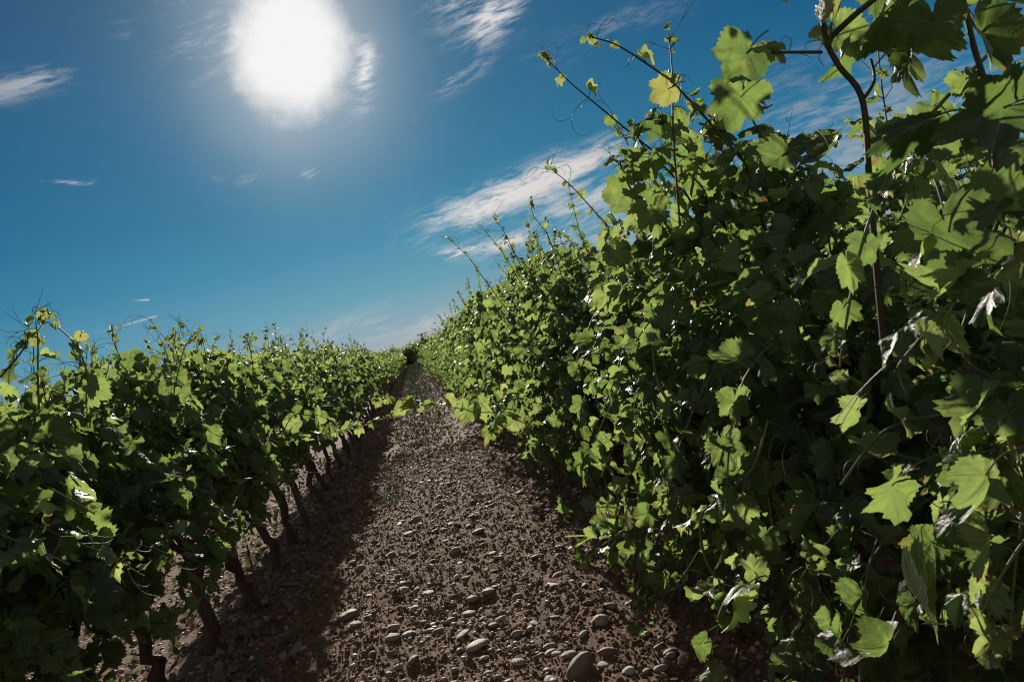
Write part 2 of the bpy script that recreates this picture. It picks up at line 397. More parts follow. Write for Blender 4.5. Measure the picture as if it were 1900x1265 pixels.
def add_leaves(acc, P, T, N, S, lod, rng, young=None, spots=None, tint=None, curl=1.0, var=None):
    """P stalk joints, T tip directions, N upper side normals, S sizes (joint to tip)"""
    P = np.asarray(P, float); n = len(P)
    if n == 0: return
    if var is None:
        T = np.asarray(T, float); N = np.asarray(N, float); S = np.asarray(S, float); k = rng.integers(0, len(TPL[lod]), n)
        tint = rng.beta(2, 2.4, n) if tint is None else tint; young = np.zeros(n) if young is None else young
        for v in range(len(TPL[lod])):
            q = k == v
            if q.any(): add_leaves(acc, P[q], T[q], N[q], S[q], lod, rng, young[q], None, tint[q], curl, v)
        return
    t, f = TPL[lod][var]; m = len(t)
    N = nrm(N); T = nrm(T - N*np.sum(T*N, 1, keepdims=True)); X = np.cross(T, N)
    x = t[None, :, 0]*np.ones((n, 1)); y = t[None, :, 1]*np.ones((n, 1)); r2 = x*x+y*y
    k1 = rng.normal(-.25, .32, (n, 1))*curl; k2 = rng.normal(.14, .52, (n, 1))*curl; k3 = rng.normal(0, .24, (n, 1)); k4 = rng.normal(0, .15, (n, 1))
    ph = rng.uniform(0, 6.28, (n, 1)); th = np.arctan2(x, y)
    z = rng.normal(0, .12, (n, 1))*np.sin(3*y+ph)*np.sqrt(r2) + k1*y*np.abs(y) + k2*(np.abs(x)**1.3) + k3*x*y + k4*np.sin(5*th+ph)*r2 + .06*np.sin(9*x+ph*2)*np.sin(8*y+ph*3)*np.sqrt(r2) + (.035*np.sin(17*x+ph*5)*np.sin(15*y+ph) if lod == 0 else 0)
    asym = rng.uniform(.86, 1.12, (n, 1)); x2 = x*np.where(x > 0, asym, 2-asym)*rng.uniform(.88, 1.12, (n, 1))
    # shorten along the fold so that bent leaves do not stretch
    y2 = y/(1+.5*(k1*y)**2); x2 = x2/(1+.35*(k2*1.3)**2)
    S = np.asarray(S, float).reshape(n, 1, 1)
    V = P[:, None] + S*(x2[..., None]*X[:, None] + y2[..., None]*T[:, None] + z[..., None]*N[:, None])
    Fc = (f[None] + (np.arange(n)*m)[:, None, None]).reshape(-1, 3)
    lco = np.stack([x, y, 0*x], -1).reshape(-1, 3)
    tint = rng.beta(2, 2.4, n) if tint is None else tint
    young = np.zeros(n) if young is None else np.clip(young, 0, 1)
    vv = np.stack([tint, young, rng.random(n) < .3], 1).astype(float)
    acc.add(V.reshape(-1, 3), Fc, lco, np.repeat(vv, m, 0))

def bez(a, b, c, n):
    t = np.linspace(0, 1, n)[:, None]; return (1-t)**2*a + 2*t*(1-t)*b + t*t*c

def tendril(acc, p, d, L, rng, r=.0011, fork=True, var=(.3, 0, 0)):
    n = 14; pts = [np.array(p, float)]; d = nrm(d); ax = nrm(rng.normal(0, 1, 3)); k = rng.uniform(.02, .10)
    for i in range(n):
        k2 = k*(1+(i/n)**2*rng.uniform(3, 7)); d = nrm(d + np.cross(ax, d)*k2*1.3 + rng.normal(0, .03, 3)); pts.append(pts[-1]+d*L/n)
        if fork and i == 5: tendril(acc, pts[-1], nrm(d+rng.normal(0, .6, 3)), L*.55, rng, r*.8, False, var)
    tube(acc, pts, np.linspace(r, r*.45, len(pts)), 3, var)

def grow_shoot(can, lf, P, rng, lod, s0, s1, r0, r1, t0=0.2, out=(0, 0, 0), young=False, node=.065, pet=1.0, tend=.3, wood=.2, droop=.8, both=1.0):
    """cane along the polyline P with alternate leaves, stalks and tendrils"""
    P = np.asarray(P, float); seg = np.linalg.norm(np.diff(P, axis=0), axis=1); cum = np.concatenate([[0], np.cumsum(seg)]); Ln = cum[-1]
    if lod <= 2: tube(can, P, np.linspace(r0, r1, len(P)), 5 if lod == 0 else 3, (wood, 0, 0))
    ds = np.arange(t0*Ln, Ln, node) + rng.uniform(-.01, .01)
    ds = ds[(ds > 0) & (ds < Ln)]
    if len(ds) == 0: return
    Q = np.stack([np.interp(ds, cum, P[:, i]) for i in range(3)], 1)
    Tn = nrm(np.stack([np.interp(ds+.02, cum, P[:, i]) for i in range(3)], 1) - Q + 1e-6)
    n = len(ds); f = ds/Ln
    side = nrm(np.cross(Tn, rng.normal(0, 1, 3)))
    alt = np.where(np.arange(n) % 2 == 0, 1., -1.)[:, None]
    out = np.asarray(out, float)
    pd = nrm(side*alt + Tn*.5 + out*.7 + np.array([0, 0, .35]) + rng.normal(0, .35, (n, 3)))
    size = (s0*(1-f)+s1*f)*rng.uniform(.75, 1.2, n)
    pl = size*rng.uniform(.55, 1.0, n)*pet
    A = Q + pd*pl[:, None]
    N = nrm(pd*.55 + out*.55 + np.array([0, 0, .55]) + rng.normal(0, .50, (n, 3)))
    T = nrm(pd*.45 + np.array([0, 0, -droop]) + out*.1 + rng.normal(0, .42, (n, 3)))
    yg = np.clip((f-.55)*2.0, 0, 1)*rng.uniform(0, .8, n) if young else np.zeros(n)
    add_leaves(lf, A, T, N, size, lod, rng, yg)
    if lod <= 1:
        for q, a, dd, l in zip(Q, A, pd, pl):
            mid = (q+a)/2 + np.array([0, 0, .12*l])
            if lod == 0: tube(can, bez(q, mid, a, 5), .0013, 3, (.15, 0, 0))
            else: tube(can, [q, a], .0014, 3, (.15, 0, 0))
        if tend > 0:
            for i in range(n):
                if rng.random() < tend: tendril(can, Q[i], -side[i]*alt[i]+Tn[i]*.7+rng.normal(0, .4, 3), rng.uniform(.08, .2), rng, r=.0011 if lod == 0 else .0014)
    return

def shoot_tip(can, lf, p, d, rng, lod, s=1.0):
    """the curled growing point: tiny folded leaves and hair-like tendrils"""
    n = rng.integers(4, 7); d = nrm(d)
    P = p + d*rng.uniform(-.03, .02, (n, 1)) + rng.normal(0, .008, (n, 3))
    add_leaves(lf, P, rng.normal(0, 1, (n, 3)) + np.array([0, 0, -.7]), rng.normal(0, 1, (n, 3)), rng.uniform(.007, .020, n)*s, min(lod+1, 2), rng, np.full(n, .25), curl=2.2, tint=rng.uniform(0, .5, n))
    if lod <= 1:
        for k in range(rng.integers(1, 4)): tendril(can, p-d*rng.uniform(0, .05), d+rng.normal(0, .7, 3), rng.uniform(.05, .13)*s, rng, .0010)

def lumpy_tube(acc, P, rad, rng, sides=14):
    P = np.asarray(P, float); n = len(P); T = nrm(np.gradient(P, axis=0)); A = nrm(np.cross(T, [1., .2, .1])); B = np.cross(T, A)
    th = np.arange(sides)*2*math.pi/sides; ph = rng.uniform(0, 6.28, 4); l = np.arange(n)/n
    rr = np.asarray(rad)[:, None]*(1 + .13*np.sin(3*th[None]+ph[0]+5*l[:, None]) + .09*np.sin(5*th[None]+ph[1]-9*l[:, None]) + rng.normal(0, .05, (n, sides)))
    V = P[:, None] + rr[..., None]*(A[:, None]*np.cos(th)[None, :, None]+B[:, None]*np.sin(th)[None, :, None])
    i = np.arange(n-1)[:, None]*sides; j = np.arange(sides)[None]; k = (j+1) % sides
    acc.add(V.reshape(-1, 3), np.stack([i+j, i+k, i+sides+k, i+sides+j], -1).reshape(-1, 4))

def bent(a, b, n, rng, amp):
    P = np.linspace(a, b, n); w = np.cumsum(rng.normal(0, 1, (n, 3)), 0); w -= np.linspace(0, 1, n)[:, None]*w[-1]
    return P + w*amp/np.sqrt(n)

def grow_vine(seed, lod, ztop, zlo, hw, outx, nsh=22, nup=4, nfill=120, uph=(.1, .38), hy=.50, leaf=.068, lean=(0, 0), head=.52, trunk_r=.029, skirt=None, top_gap=False):
    """everything of one vine round (0,0,0); outx = -1 / +1, the side that faces the path"""
    rng = np.random.default_rng(seed); tr, can, lf = Acc(), Acc(), Acc()
    hd = np.array([lean[0], lean[1], head])
    if lod <= 2:
        n = 14 if lod == 0 else 6
        lumpy_tube(tr, bent(np.array([0, 0, -.06]), hd, n, rng, .055), np.linspace(trunk_r*1.25, trunk_r*.95, n)*(1+.15*rng.normal(0, 1, n)*(lod == 0)), rng, 14 if lod == 0 else 6)
    lump = rng.uniform(0, 6.28, 4)
    bulge = lambda y, ph: 1 + .16*np.sin(5.2*y+lump[0]+1.5*ph) + .12*np.sin(9.0*y-2.3*ph+lump[1]) + .10*np.sin(3.1*ph+lump[2])
    arms = []
    for s in (-1, 1):
        e = hd + np.array([rng.normal(0, .06), s*rng.uniform(.18, .3), rng.uniform(.04, .16)])
        if lod <= 1: lumpy_tube(tr, bent(hd-[0, 0, .03], e, 7, rng, .03), np.linspace(trunk_r*.9, trunk_r*.42, 7), rng, 9)
        arms += [hd, hd*.4+e*.6, e]
    zc = (ztop+zlo)/2; hz = (ztop-zlo)/2
    dens = (1, 1, .62, .30)[lod]; ls = (1, 1.0, 1.28, 2.0)[lod]
    for i in range(int(nsh*(1, 1, .8, .55)[lod])):
        st = arms[rng.integers(len(arms))]
        phi = rng.uniform(-2.1, 2.1); k = rng.uniform(.75, 1.0)
        yy = rng.uniform(-hy, hy); k *= float(bulge(yy, phi)); tg = np.array([hw*math.sin(phi)*k, yy, zc + hz*math.cos(phi)*min(k, 1.12)])
        if skirt and np.sign(tg[0]) == outx and tg[2] < zc: tg[0] = outx*(hw+rng.uniform(-.12, skirt))
        mid = (st+tg)/2 + np.array([tg[0]*.25, 0, .22 + .25*max(0, -math.cos(phi))]) + rng.normal(0, .06, 3)
        P = bez(st, mid, tg, 12)
        grow_shoot(can, lf, P, rng, lod, leaf*1.12*ls, leaf*.80*ls, .0036, .0020, .22, out=(math.sin(phi)*.9, 0, math.cos(phi)*.3), node=.062/dens, tend=.12, wood=rng.uniform(0, .6))
    # leaves of side shoots that close the outside
    nf = int(nfill*dens*(1 if lod < 3 else .8))
    phi = rng.uniform(-2.5, 2.5, nf); k = np.where(rng.random(nf) < .35, rng.uniform(.1, .75, nf), rng.uniform(.72, 1.08, nf))
    yy = rng.uniform(-hy, hy, nf); k = k*bulge(yy, phi); P = np.stack([hw*np.sin(phi)*k, yy, zc+hz*np.cos(phi)*np.minimum(k, 1.1)], 1)
    if skirt is not None: P[:, 0] += np.where((np.sign(P[:, 0]) == outx) & (P[:, 2] < zc), outx*rng.uniform(0, skirt, nf), 0)
    o = np.stack([np.sin(phi), 0*phi, np.cos(phi)*.4], 1)
    add_leaves(lf, P, o*.3+np.array([0, 0, -.8])+rng.normal(0, .45, (nf, 3)), o*.7+np.array([0, 0, .5])+rng.normal(0, .5, (nf, 3)), leaf*ls*rng.uniform(.55, 1.25, nf), lod, rng)
    # shoots standing above the top
    for i in range(nup):
        b = np.array([rng.uniform(-.6, .6)*hw, rng.uniform(-hy, hy), ztop-rng.uniform(.1, .3)]); L = rng.uniform(*uph)
        d = nrm(np.array([rng.normal(0, .35), rng.normal(0, .35), 1])); e = b + d*(L+.2); m = (b+e)/2+rng.normal(0, .03, 3)
        P = bez(b, m, e, 10); w = rng.normal(0, 1, 3)*.02; P += np.sin(np.linspace(0, 5, 10))[:, None]*w
        grow_shoot(can, lf, P, rng, lod, leaf*.90*ls, .022*ls, .0028, .0013, .0, young=True, node=.055/dens, pet=.7, tend=.3, wood=.55, droop=.55)
        if lod <= 2: shoot_tip(can, lf, P[-1], P[-1]-P[-2], rng, lod, 1.0 if lod < 2 else 1.5)
    return tr, can, lf

def bunch_mesh(seed):
    rng = np.random.default_rng(seed); acc = Acc(); v, f = ICO[1]
    for i in range(60):
        h = rng.uniform(0, 1); r = .028*(1-h)**.6*rng.uniform(.5, 1); a = rng.uniform(0, 6.28)
        acc.add(v*.0062*rng.uniform(.8, 1.15)+np.array([r*math.cos(a), r*math.sin(a), -.105*h]), f)
    tube(acc, [[0, 0, .03], [0, 0, -.02]], .0015, 4)
    return acc.mesh('grape_bunch', M_GRAPE)

def ico(sub):
    import bmesh
    bm = bmesh.new(); bmesh.ops.create_icosphere(bm, subdivisions=sub, radius=1)
    v = np.array([x.co[:] for x in bm.verts]); f = np.array([[q.index for q in p.verts] for p in bm.faces]); bm.free(); return v, f
ICO = {0: ico(1), 1: ico(2), 2: ico(3), 3: ico(4)}
M_GRAPE = simple('unripe_grape', lambda t, p: (t.put(p.inputs['Base Color'], (.09, .13, .05, 1)), t.put(p.inputs['Roughness'], .35)))

# ------------------------------------------------------------------ ground
def build_ground():
    xs = np.concatenate([-np.geomspace(3.2, 6000, 46)[::-1], np.arange(-3.18, 1.7, .021), np.geomspace(1.72, 6000, 46)])
    ys = [-6.0]
    while ys[-1] < 2.2: ys.append(ys[-1]+.25)
    st = .021
    while ys[-1] < 7000:
        if ys[-1] > 6.5: st = max(st, (ys[-1]-6.0)*.022*.8+.021)
        ys.append(ys[-1]+st)
    ys = np.array(ys); X, Y = np.meshgrid(xs, ys); Z = gh(X, Y)
    nx, ny = len(xs), len(ys); i = np.arange(ny-1)[:, None]*nx; j = np.arange(nx-1)[None]
    f = np.stack([i+j, i+j+1, i+nx+j+1, i+nx+j], -1).reshape(-1, 4)
    a = Acc(); a.add(np.stack([X, Y, Z], -1).reshape(-1, 3), f)
    return tag(link('ground', a.mesh('ground', M_SOIL)), 'red brown stony vineyard soil', None, None, 'structure')
build_ground()

def ground_hit(px, py):
    r = ray(px, py); p = CAM + r*(-H/r[2])
    for k in range(6): z = float(gh(p[0], p[1])); p = CAM + r*((z-H)/r[2])
    return p

# ------------------------------------------------------------------ vines
def make_vine(seed, loc, lod, label, group, kw, bunches=0, rot=0):
    root = link('grapevine', None, None, loc); root.rotation_euler[2] = rot; tag(root, label, 'grapevine', group)
    tr, can, lf = grow_vine(seed, lod, **kw)
    link('trunk', tr.mesh('trunk', M_BARK), root)
    link('canes', can.mesh('canes', M_CANE), root)
    link('foliage', lf.mesh('foliage', M_LEAF if lod == 0 else M_LEAF_FAR), root)
    rng = np.random.default_rng(seed+7)
    for k in range(bunches):
        b = link('grape_bunch', bunch_data[rng.integers(len(bunch_data))], root)
        b.location = (rng.uniform(-.12, .28)*(-kw['outx'])*-1, rng.uniform(-.35, .35), rng.uniform(.42, .62)); b.rotation_euler[2] = rng.uniform(0, 6)
    return root
bunch_data = [bunch_mesh(3), bunch_mesh(4)]
def copy_vine(src, loc, rot, scale, label, group):
    c = src.copy(); C.objects.link(c); c.location = loc; c.rotation_euler[2] = rot; c.scale = scale; c['label'] = label; c['group'] = group
    for ch in list(src.children):
        d = ch.copy(); C.objects.link(d); d.parent = c
    return c

GL, GR = 'grapevines of the row left of the path', 'grapevines of the row right of the path'
NEAR_L = [  # y, x shift, ztop, label
    (1.35, -.02, 1.23, 'leafy grapevine at the lower left edge, its trunk hidden by dark leaves'),
    (2.20, .00, 1.25, 'grapevine with a tall looping shoot and yellow leaves above its top, by the left edge'),
    (3.05, .00, 1.27, 'grapevine with cut dark stump-like trunk, nearest visible trunk of the left row'),
    (3.86, .00, 1.33, 'grapevine with straight dark trunk leaning left, second visible trunk of the left row'),
    (4.50, .02, 1.36, 'grapevine with forked trunk beside the thin iron stake'),
    (5.30, .00, 1.37, 'grapevine just behind the forked trunk, fourth visible trunk of the left row'),
    (5.95, .00, 1.37, 'fifth visible trunk of the left row with leaves hanging low over it'),
    (6.60, .00, 1.37, 'sixth visible trunk of the left row, in the shade at the path edge'),
    (7.50, .00, 1.37, 'seventh visible trunk of the left row, small and dark'),
]
vinesL, vinesR = [], []
for i, (y, dx, zt, lab) in enumerate(NEAR_L):
    kw = dict(ztop=zt, zlo=.36 if i < 2 else .45, hw=.31, outx=1, nsh=26, nup=9, leaf=.058, trunk_r=.026, nfill=560 if i < 6 else 320, uph=(.02, .20), lean=[(-.03, -.02), (.02, -.04), (-.06, .0), (-.07, .06), (-.05, -.10), (-.04, .05), (-.03, 0), (-.02, .03), (.02, 0)][i], hy=.52)
    vinesL.append(make_vine(100+i, (XL+dx, y, float(gh(XL+dx, y))), 0 if y < 6.2 else 1, lab, GL, kw, bunches=2 if 1 < i < 6 else 0))
NEAR_R = [
    (.35, .12, .90, 0, (.1, .3), 'nearest grapevine of the tall row, big blurred leaves filling the right edge'),
    (1.15, .10, 1.00, 0, (.2, .5), 'grapevine with thick canes rising across open sky at the top right'),
    (1.95, -.06, 1.30, 1, (.15, .45), 'tall grapevine with long bare-tipped shoots reaching over the sky toward the sun'),
    (2.66, -.04, 1.38, 2, (.1, .40), 'grapevine behind the tallest one, pale leaf sprays hanging to the stony ground'),
    (3.50, .26, 1.05, 0, (.05, .20), 'low grapevine in the dark gap, sending a long leafy shoot across the path'),
    (4.40, .02, 1.33, 8, (.10, .40), 'bushy grapevine with a crown of dark curly shoots against the cloud'),
    (5.20, .00, 1.44, 9, (.10, .42), 'bushy grapevine at the path side just beyond the curly crowned one'),
    (6.00, .00, 1.50, 8, (.10, .38), 'third bushy grapevine beyond the dark gap of the tall row'),
]
for i, (y, dx, zt, nu, uh, lab) in enumerate(NEAR_R):
    kw = dict(ztop=zt, zlo=.04, hw=.48, outx=-1, nsh=32, nup=nu, nfill=780 if i < 3 else 700, uph=uh, hy=.52, skirt=.10, leaf=.058)
    if i in (2, 4): kw['hw'] = .36
    if i == 4: kw['skirt'] = 0
    if i == 3: kw['hy'] = .42
    vinesR.append(make_vine(200+i, (XR+dx, y, float(gh(XR+dx, y))), 0 if y < 5.5 else 1, lab, GR, kw))

def variants(side, lod, n, seed):
    out = []
    for k in range(n):
        if side < 0: kw = dict(ztop=1.38, zlo=.38, hw=.31, outx=1, nsh=24, nup=5, leaf=.062, nfill=290, uph=(.03, .28))
        else: kw = dict(ztop=1.50, zlo=.05, hw=.48, outx=-1, nsh=30, nup=6, nfill=360, leaf=.062, uph=(.05, .36), skirt=.10)
        r_ = np.random.default_rng(seed); kw['ztop'] += r_.uniform(-.10, .08); kw['hw'] *= r_.uniform(.85, 1.15); kw['zlo'] += r_.uniform(-.06, .10); kw['trunk_r'] = r_.uniform(.022, .036); kw['lean'] = (r_.normal(0, .06), r_.normal(0, .08)); kw['nup'] = int(r_.integers(2, 9))
        out.append((seed+k, kw))
    return out
rngv = np.random.default_rng(11)
def far_single(seed, kw, lod):
    tr, can, lf = grow_vine(seed, lod, **kw); return lf.mesh('foliage', M_LEAF_FAR)
def fill_row(x0, y0, y1, side, group, word, lods=((1, 18.), (2, 42.), (3, 1e9)), jit=.03):
    protos = {}; y = y0; cnt = 0
    while y < y1:
        lod = next(l for l, lim in lods if y < lim)
        key = lod
        if key not in protos: protos[key] = []
        loc = (x0+rngv.normal(0, jit), y, float(gh(x0, y))); rot = 0.0 if side > 0 or rngv.random() < .5 else math.pi
        s = rngv.uniform(.93, 1.06); scl = (s, s*1.05, rngv.uniform(.93, 1.07))
        if lod == 1: lab = word[0]
        elif lod == 2: lab = word[1]
        else: lab = word[2]
        nv = 5 if lod < 3 else 4
        if len(protos[key]) < nv:
            sd, kw = variants(side, lod, 1, 300 + lod*50 + (0 if side < 0 else 20) + int(abs(x0)*10) + len(protos[key]))[0]
            if lod < 3:
                o = make_vine(sd, loc, lod, lab, group, kw)
            else:
                o = tag(link('grapevine', None, None, loc), lab, 'grapevine', group); link('foliage', far_single(sd, kw, 3), o)
            o.scale = scl; protos[key].append(o)
        else:
            src = protos[key][rngv.integers(nv)]
            copy_vine(src, loc, rot, scl, lab, group)
        y += rngv.uniform(.76, .86); cnt += 1
    return cnt
nL = fill_row(XL, 8.3, 88, -1, GL, ('grapevine in the middle stretch of the left row, trunk in deep shade', 'small grapevine in the far stretch of the left row', 'tiny grapevine near the vanishing end of the left row'))
nR = fill_row(XR, 6.8, 88, 1, GR, ('grapevine in the middle stretch of the tall right row', 'small sunlit grapevine in the far stretch of the right row', 'tiny grapevine near the vanishing end of the right row'))
n3 = fill_row(XL-2.29, 2.5, 32, -1, 'grapevines of the second row to the left', ('grapevine glimpsed behind the left row, in the next row over',)*3, lods=((2, 14.), (3, 1e9)))
n4 = fill_row(XR+2.29, 1.0, 18, 1, 'grapevines of the second row to the right', ('grapevine glimpsed through gaps of the right row, in the next row over',)*3, lods=((2, 8.), (3, 1e9)))
print('vines', len(vinesL)+len(vinesR)+nL+nR+n3+n4)

# ------------------------------------------------------------------ long shoots led by hand
def spline(P, n):
    P = np.asarray(P, float); k = len(P); t = np.linspace(0, k-1, n); i = np.clip(t.astype(int), 0, k-2); f = (t-i)[:, None]
    g = lambda j: P[np.clip(j, 0, k-1)]
    a, b, c, d = g(i-1), g(i), g(i+1), g(i+2)
    return .5*((2*b)+(-a+c)*f+(2*a-5*b+4*c-d)*f**2+(-a+3*b-3*c+d)*f**3)
def long_shoot(vine, pts, seed, s0=.06, s1=.02, r0=.003, r1=.0013, t0=0., node=.06, out=(0, 0, 0), young=True, tip=True, wood=.4, tend=.4, droop=.6, pet=.8, name='long_shoot'):
    """pts: (photo x, photo y, world Y)"""
    P = spline([at(*p) for p in pts], 6*len(pts)); rng = np.random.default_rng(seed); can, lf = Acc(), Acc()
    grow_shoot(can, lf, P, rng, 0, s0, s1, r0, r1, t0, out=out, young=young, node=node, pet=pet, tend=tend, wood=wood, droop=droop)
    if tip: shoot_tip(can, lf, P[-1], P[-1]-P[-2], rng, 0)
    o = np.array(vine.location)
    c = link(name, can.mesh(name, M_CANE, off=o), vine)
    if lf.n: link('leaves', lf.mesh('leaves', M_LEAF, off=o), c)
    return c
VR, VL = vinesR, vinesL
# across the path
long_shoot(VR[4], [(1090, 850, 3.9), (1020, 800, 4.0), (940, 770, 4.0), (880, 762, 4.0), (800, 748, 4.0), (740, 740, 4.0), (690, 733, 4.0)], 1, .060, .024, .0034, .0014, node=.085, wood=.1, tend=.25, droop=.15)
long_shoot(VL[6], [(470, 850, 4.6), (540, 820, 4.6), (600, 803, 4.6), (660, 792, 4.6), (725, 770, 4.6)], 2, .060, .022, .003, .0012, node=.07, wood=.1, droop=.2)
long_shoot(VL[4], [(520, 815, 4.4), (545, 770, 4.4), (590, 770, 4.4), (625, 790, 4.4)], 3, .06, .03, .003, .0014, node=.06, wood=.1)
long_shoot(VR[5], [(1050, 800, 4.3), (980, 770, 4.3), (900, 745, 4.3), (850, 742, 4.3)], 4, .06, .03, .003, .0014, node=.06, wood=.1, droop=.3)
# above the left row
long_shoot(VL[1], [(170, 740, 2.4), (158, 680, 2.4), (140, 640, 2.4), (105, 605, 2.4), (75, 592, 2.4), (84, 582, 2.4)], 5, .055, .020, .003, .0013, node=.055)
long_shoot(VL[1], [(72, 760, 2.2), (70, 690, 2.2), (70, 630, 2.2), (66, 600, 2.2)], 6, .05, .02, .003, .0014)
long_shoot(VL[1], [(0, 700, 2.2), (28, 668, 2.2), (48, 640, 2.2), (52, 622, 2.2)], 7, .05, .02, .003, .0013)
long_shoot(VL[2], [(370, 690, 3.3), (340, 655, 3.3), (305, 625, 3.3), (286, 605, 3.3)], 8, .035, .012, .0024, .0010)
long_shoot(VL[2], [(322, 740, 3.2), (330, 690, 3.2), (345, 640, 3.2), (362, 618, 3.2)], 9, .045, .016, .0026, .0012)
long_shoot(VL[4], [(470, 690, 4.4), (465, 650, 4.4), (455, 625, 4.4)], 10, .04, .016)
long_shoot(VL[5], [(520, 690, 5.0), (524, 650, 5.0), (520, 622, 5.0)], 11, .05, .02)
# right row, over the sky
long_shoot(VR[2], [(1345, 420, 2.1), (1270, 330, 2.1), (1180, 255, 2.1), (1120, 205, 2.1), (1060, 155, 2.1), (1012, 108, 2.1)], 12, .050, .018, .0036, .0013, node=.085, wood=.7, tend=.5, droop=.9)
long_shoot(VR[2], [(1380, 300, 1.95), (1262, 168, 1.95), (1190, 112, 1.95), (1140, 82, 1.95), (1100, 70, 1.95)], 13, .048, .018, .0036, .0015, node=.085, wood=.7, tend=.5, droop=.9)
long_shoot(VR[2], [(1262, 420, 2.0), (1250, 260, 2.0), (1247, 130, 2.0), (1240, 62, 2.0)], 14, .055, .016, .0036, .0014, node=.075, wood=.7, tend=.5, droop=.9)
long_shoot(VR[3], [(1175, 470, 2.9), (1110, 400, 2.9), (1060, 345, 2.9), (1020, 312, 2.9)], 15, .04, .014, .003, .0013, node=.07, wood=.7)
long_shoot(VR[3], [(1170, 400, 2.8), (1150, 330, 2.8), (1165, 270, 2.8), (1140, 235, 2.8)], 115, .04, .018, .003, .0013, node=.07, wood=.7)
long_shoot(VR[5], [(1045, 520, 4.2), (1018, 440, 4.2), (990, 400, 4.2), (985, 372, 4.2)], 16, .04, .014, .003, .0013, node=.06, wood=.7)
long_shoot(VR[6], [(1000, 560, 4.9), (960, 480, 4.9), (935, 430, 4.9), (918, 405, 4.9)], 17, .04, .014, .0032, .0014, node=.06, wood=.7)
long_shoot(VR[6], [(985, 560, 5.0), (940, 480, 5.0), (900, 428, 5.0)], 18, .04, .014, .003, .0014, node=.06, wood=.7)
long_shoot(VR[7], [(960, 600, 5.6), (900, 520, 5.6), (870, 478, 5.6), (835, 445, 5.6)], 19, .045, .016, .0034, .0015, node=.06, wood=.7)
long_shoot(VR[6], [(1035, 540, 4.6), (1040, 480, 4.6), (1020, 450, 4.6), (1012, 415, 4.6)], 20, .045, .016, .003, .0013, wood=.7)
for q, pts in enumerate([[(1420, 430, 2.0), (1380, 300, 2.0), (1330, 230, 2.0), (1290, 190, 2.0)], [(1330, 460, 2.05), (1260, 340, 2.05), (1200, 280, 2.05), (1175, 240, 2.05)],
        [(1260, 470, 2.1), (1200, 400, 2.1), (1165, 340, 2.1), (1150, 300, 2.1)], [(1480, 420, 1.9), (1440, 300, 1.9), (1400, 230, 1.9), (1370, 160, 1.9)], [(1560, 470, 1.8), (1520, 380, 1.8), (1470, 310, 1.8), (1450, 250, 1.8)], [(1350, 430, 2.1), (1310, 320, 2.1), (1260, 260, 2.1), (1225, 215, 2.1)]]):
    long_shoot(VR[2], pts, 60+q, .082, .050, .0034, .002, node=.040, wood=.5, young=q % 2 == 0, tend=.3, out=(-.3, 0, .1))
# shoots that arch out of the near foliage and hang in the sun on the path side
def side_shoot(vine, x0, y0, z0, x1, y1, z1, seed, s0=.062, s1=.045, lift=.12, node=.048):
    rng = np.random.default_rng(seed); can, lf = Acc(), Acc(); a, c = np.array([x0, y0, z0]), np.array([x1, y1, z1]); b = (a+c)/2+np.array([-.05, 0, lift])
    P = bez(a, b, c, 16) + np.sin(np.linspace(0, 7, 16))[:, None]*rng.normal(0, .008, 3)
    grow_shoot(can, lf, P, rng, 0, s0, s1, .0032, .0018, .25, out=(-.3, -.1, .1), young=False, node=node, pet=.8, tend=.35, wood=.05, droop=.7)
    if rng.random() < .6: shoot_tip(can, lf, P[-1], P[-1]-P[-2], rng, 0)
    o = np.array(vine.location); c_ = link('hanging_shoot', can.mesh('hanging_shoot', M_CANE, off=o), vine); link('leaves', lf.mesh('leaves', M_LEAF, off=o), c_)
rq = np.random.default_rng(77)
for q in range(40):
    y = rq.uniform(.62, 2.9) if q < 26 else rq.uniform(.66, 1.35); v = min(VR[:4], key=lambda o: abs(o.location[1]-y)); z = rq.uniform(.25, 1.15) if y > 1.2 else rq.uniform(.45, 1.15)
    side_shoot(v, .92, y+rq.uniform(-.1, .25), z+rq.uniform(.05, .3), rq.uniform(.44, .58) if y > .95 else rq.uniform(.50, .60), y+rq.uniform(-.2, .15), z-rq.uniform(0, .2), 500+q, s0=rq.uniform(.045, .068), s1=rq.uniform(.03, .05))
for q in range(14):
    y = rq.uniform(1.7, 5.0); v = min(VL[:6], key=lambda o: abs(o.location[1]-y)); z = rq.uniform(.65, 1.2)
    side_shoot(v, -1.1, y+rq.uniform(-.1, .25), z+.1, rq.uniform(-.84, -.70), y+rq.uniform(-.2, .15), z-rq.uniform(0, .15), 600+q, s0=.06, s1=.035)
# heavy canes in the upper right corner
long_shoot(VR[1], [(1640, 640, 1.05), (1625, 480, 1.05), (1613, 330, 1.05), (1600, 185, 1.05), (1555, 120, 1.05), (1530, 60, 1.05), (1525, -60, 1.05)], 21, .075, .055, .0050, .0038, t0=.78, node=.08, wood=.85, tend=.3, young=False, tip=False, name='old_cane')
long_shoot(VR[1], [(1600, 187, 1.05), (1622, 150, 1.05), (1616, 110, 1.06)], 22, .06, .05, .003, .002, t0=.8, wood=.8, tip=False, name='old_cane')
long_shoot(VR[1], [(1535, 75, 1.05), (1590, 25, 1.02), (1660, -30, 1.0)], 23, .06, .055, .0045, .004, t0=.6, node=.09, wood=.8, tip=False, young=False, name='old_cane')
long_shoot(VR[1], [(1850, 360, .95), (1838, 200, .95), (1805, 80, .95), (1780, -30, .95)], 24, .075, .06, .0045, .0036, t0=.78, node=.07, wood=.8, tip=False, young=False, name='old_cane')
long_shoot(VR[1], [(1525, 97, 1.05), (1480, 97, 1.08), (1432, 98, 1.12)], 25, .05, .03, .0026, .0022, t0=.95, wood=.7, tip=False, name='old_cane')
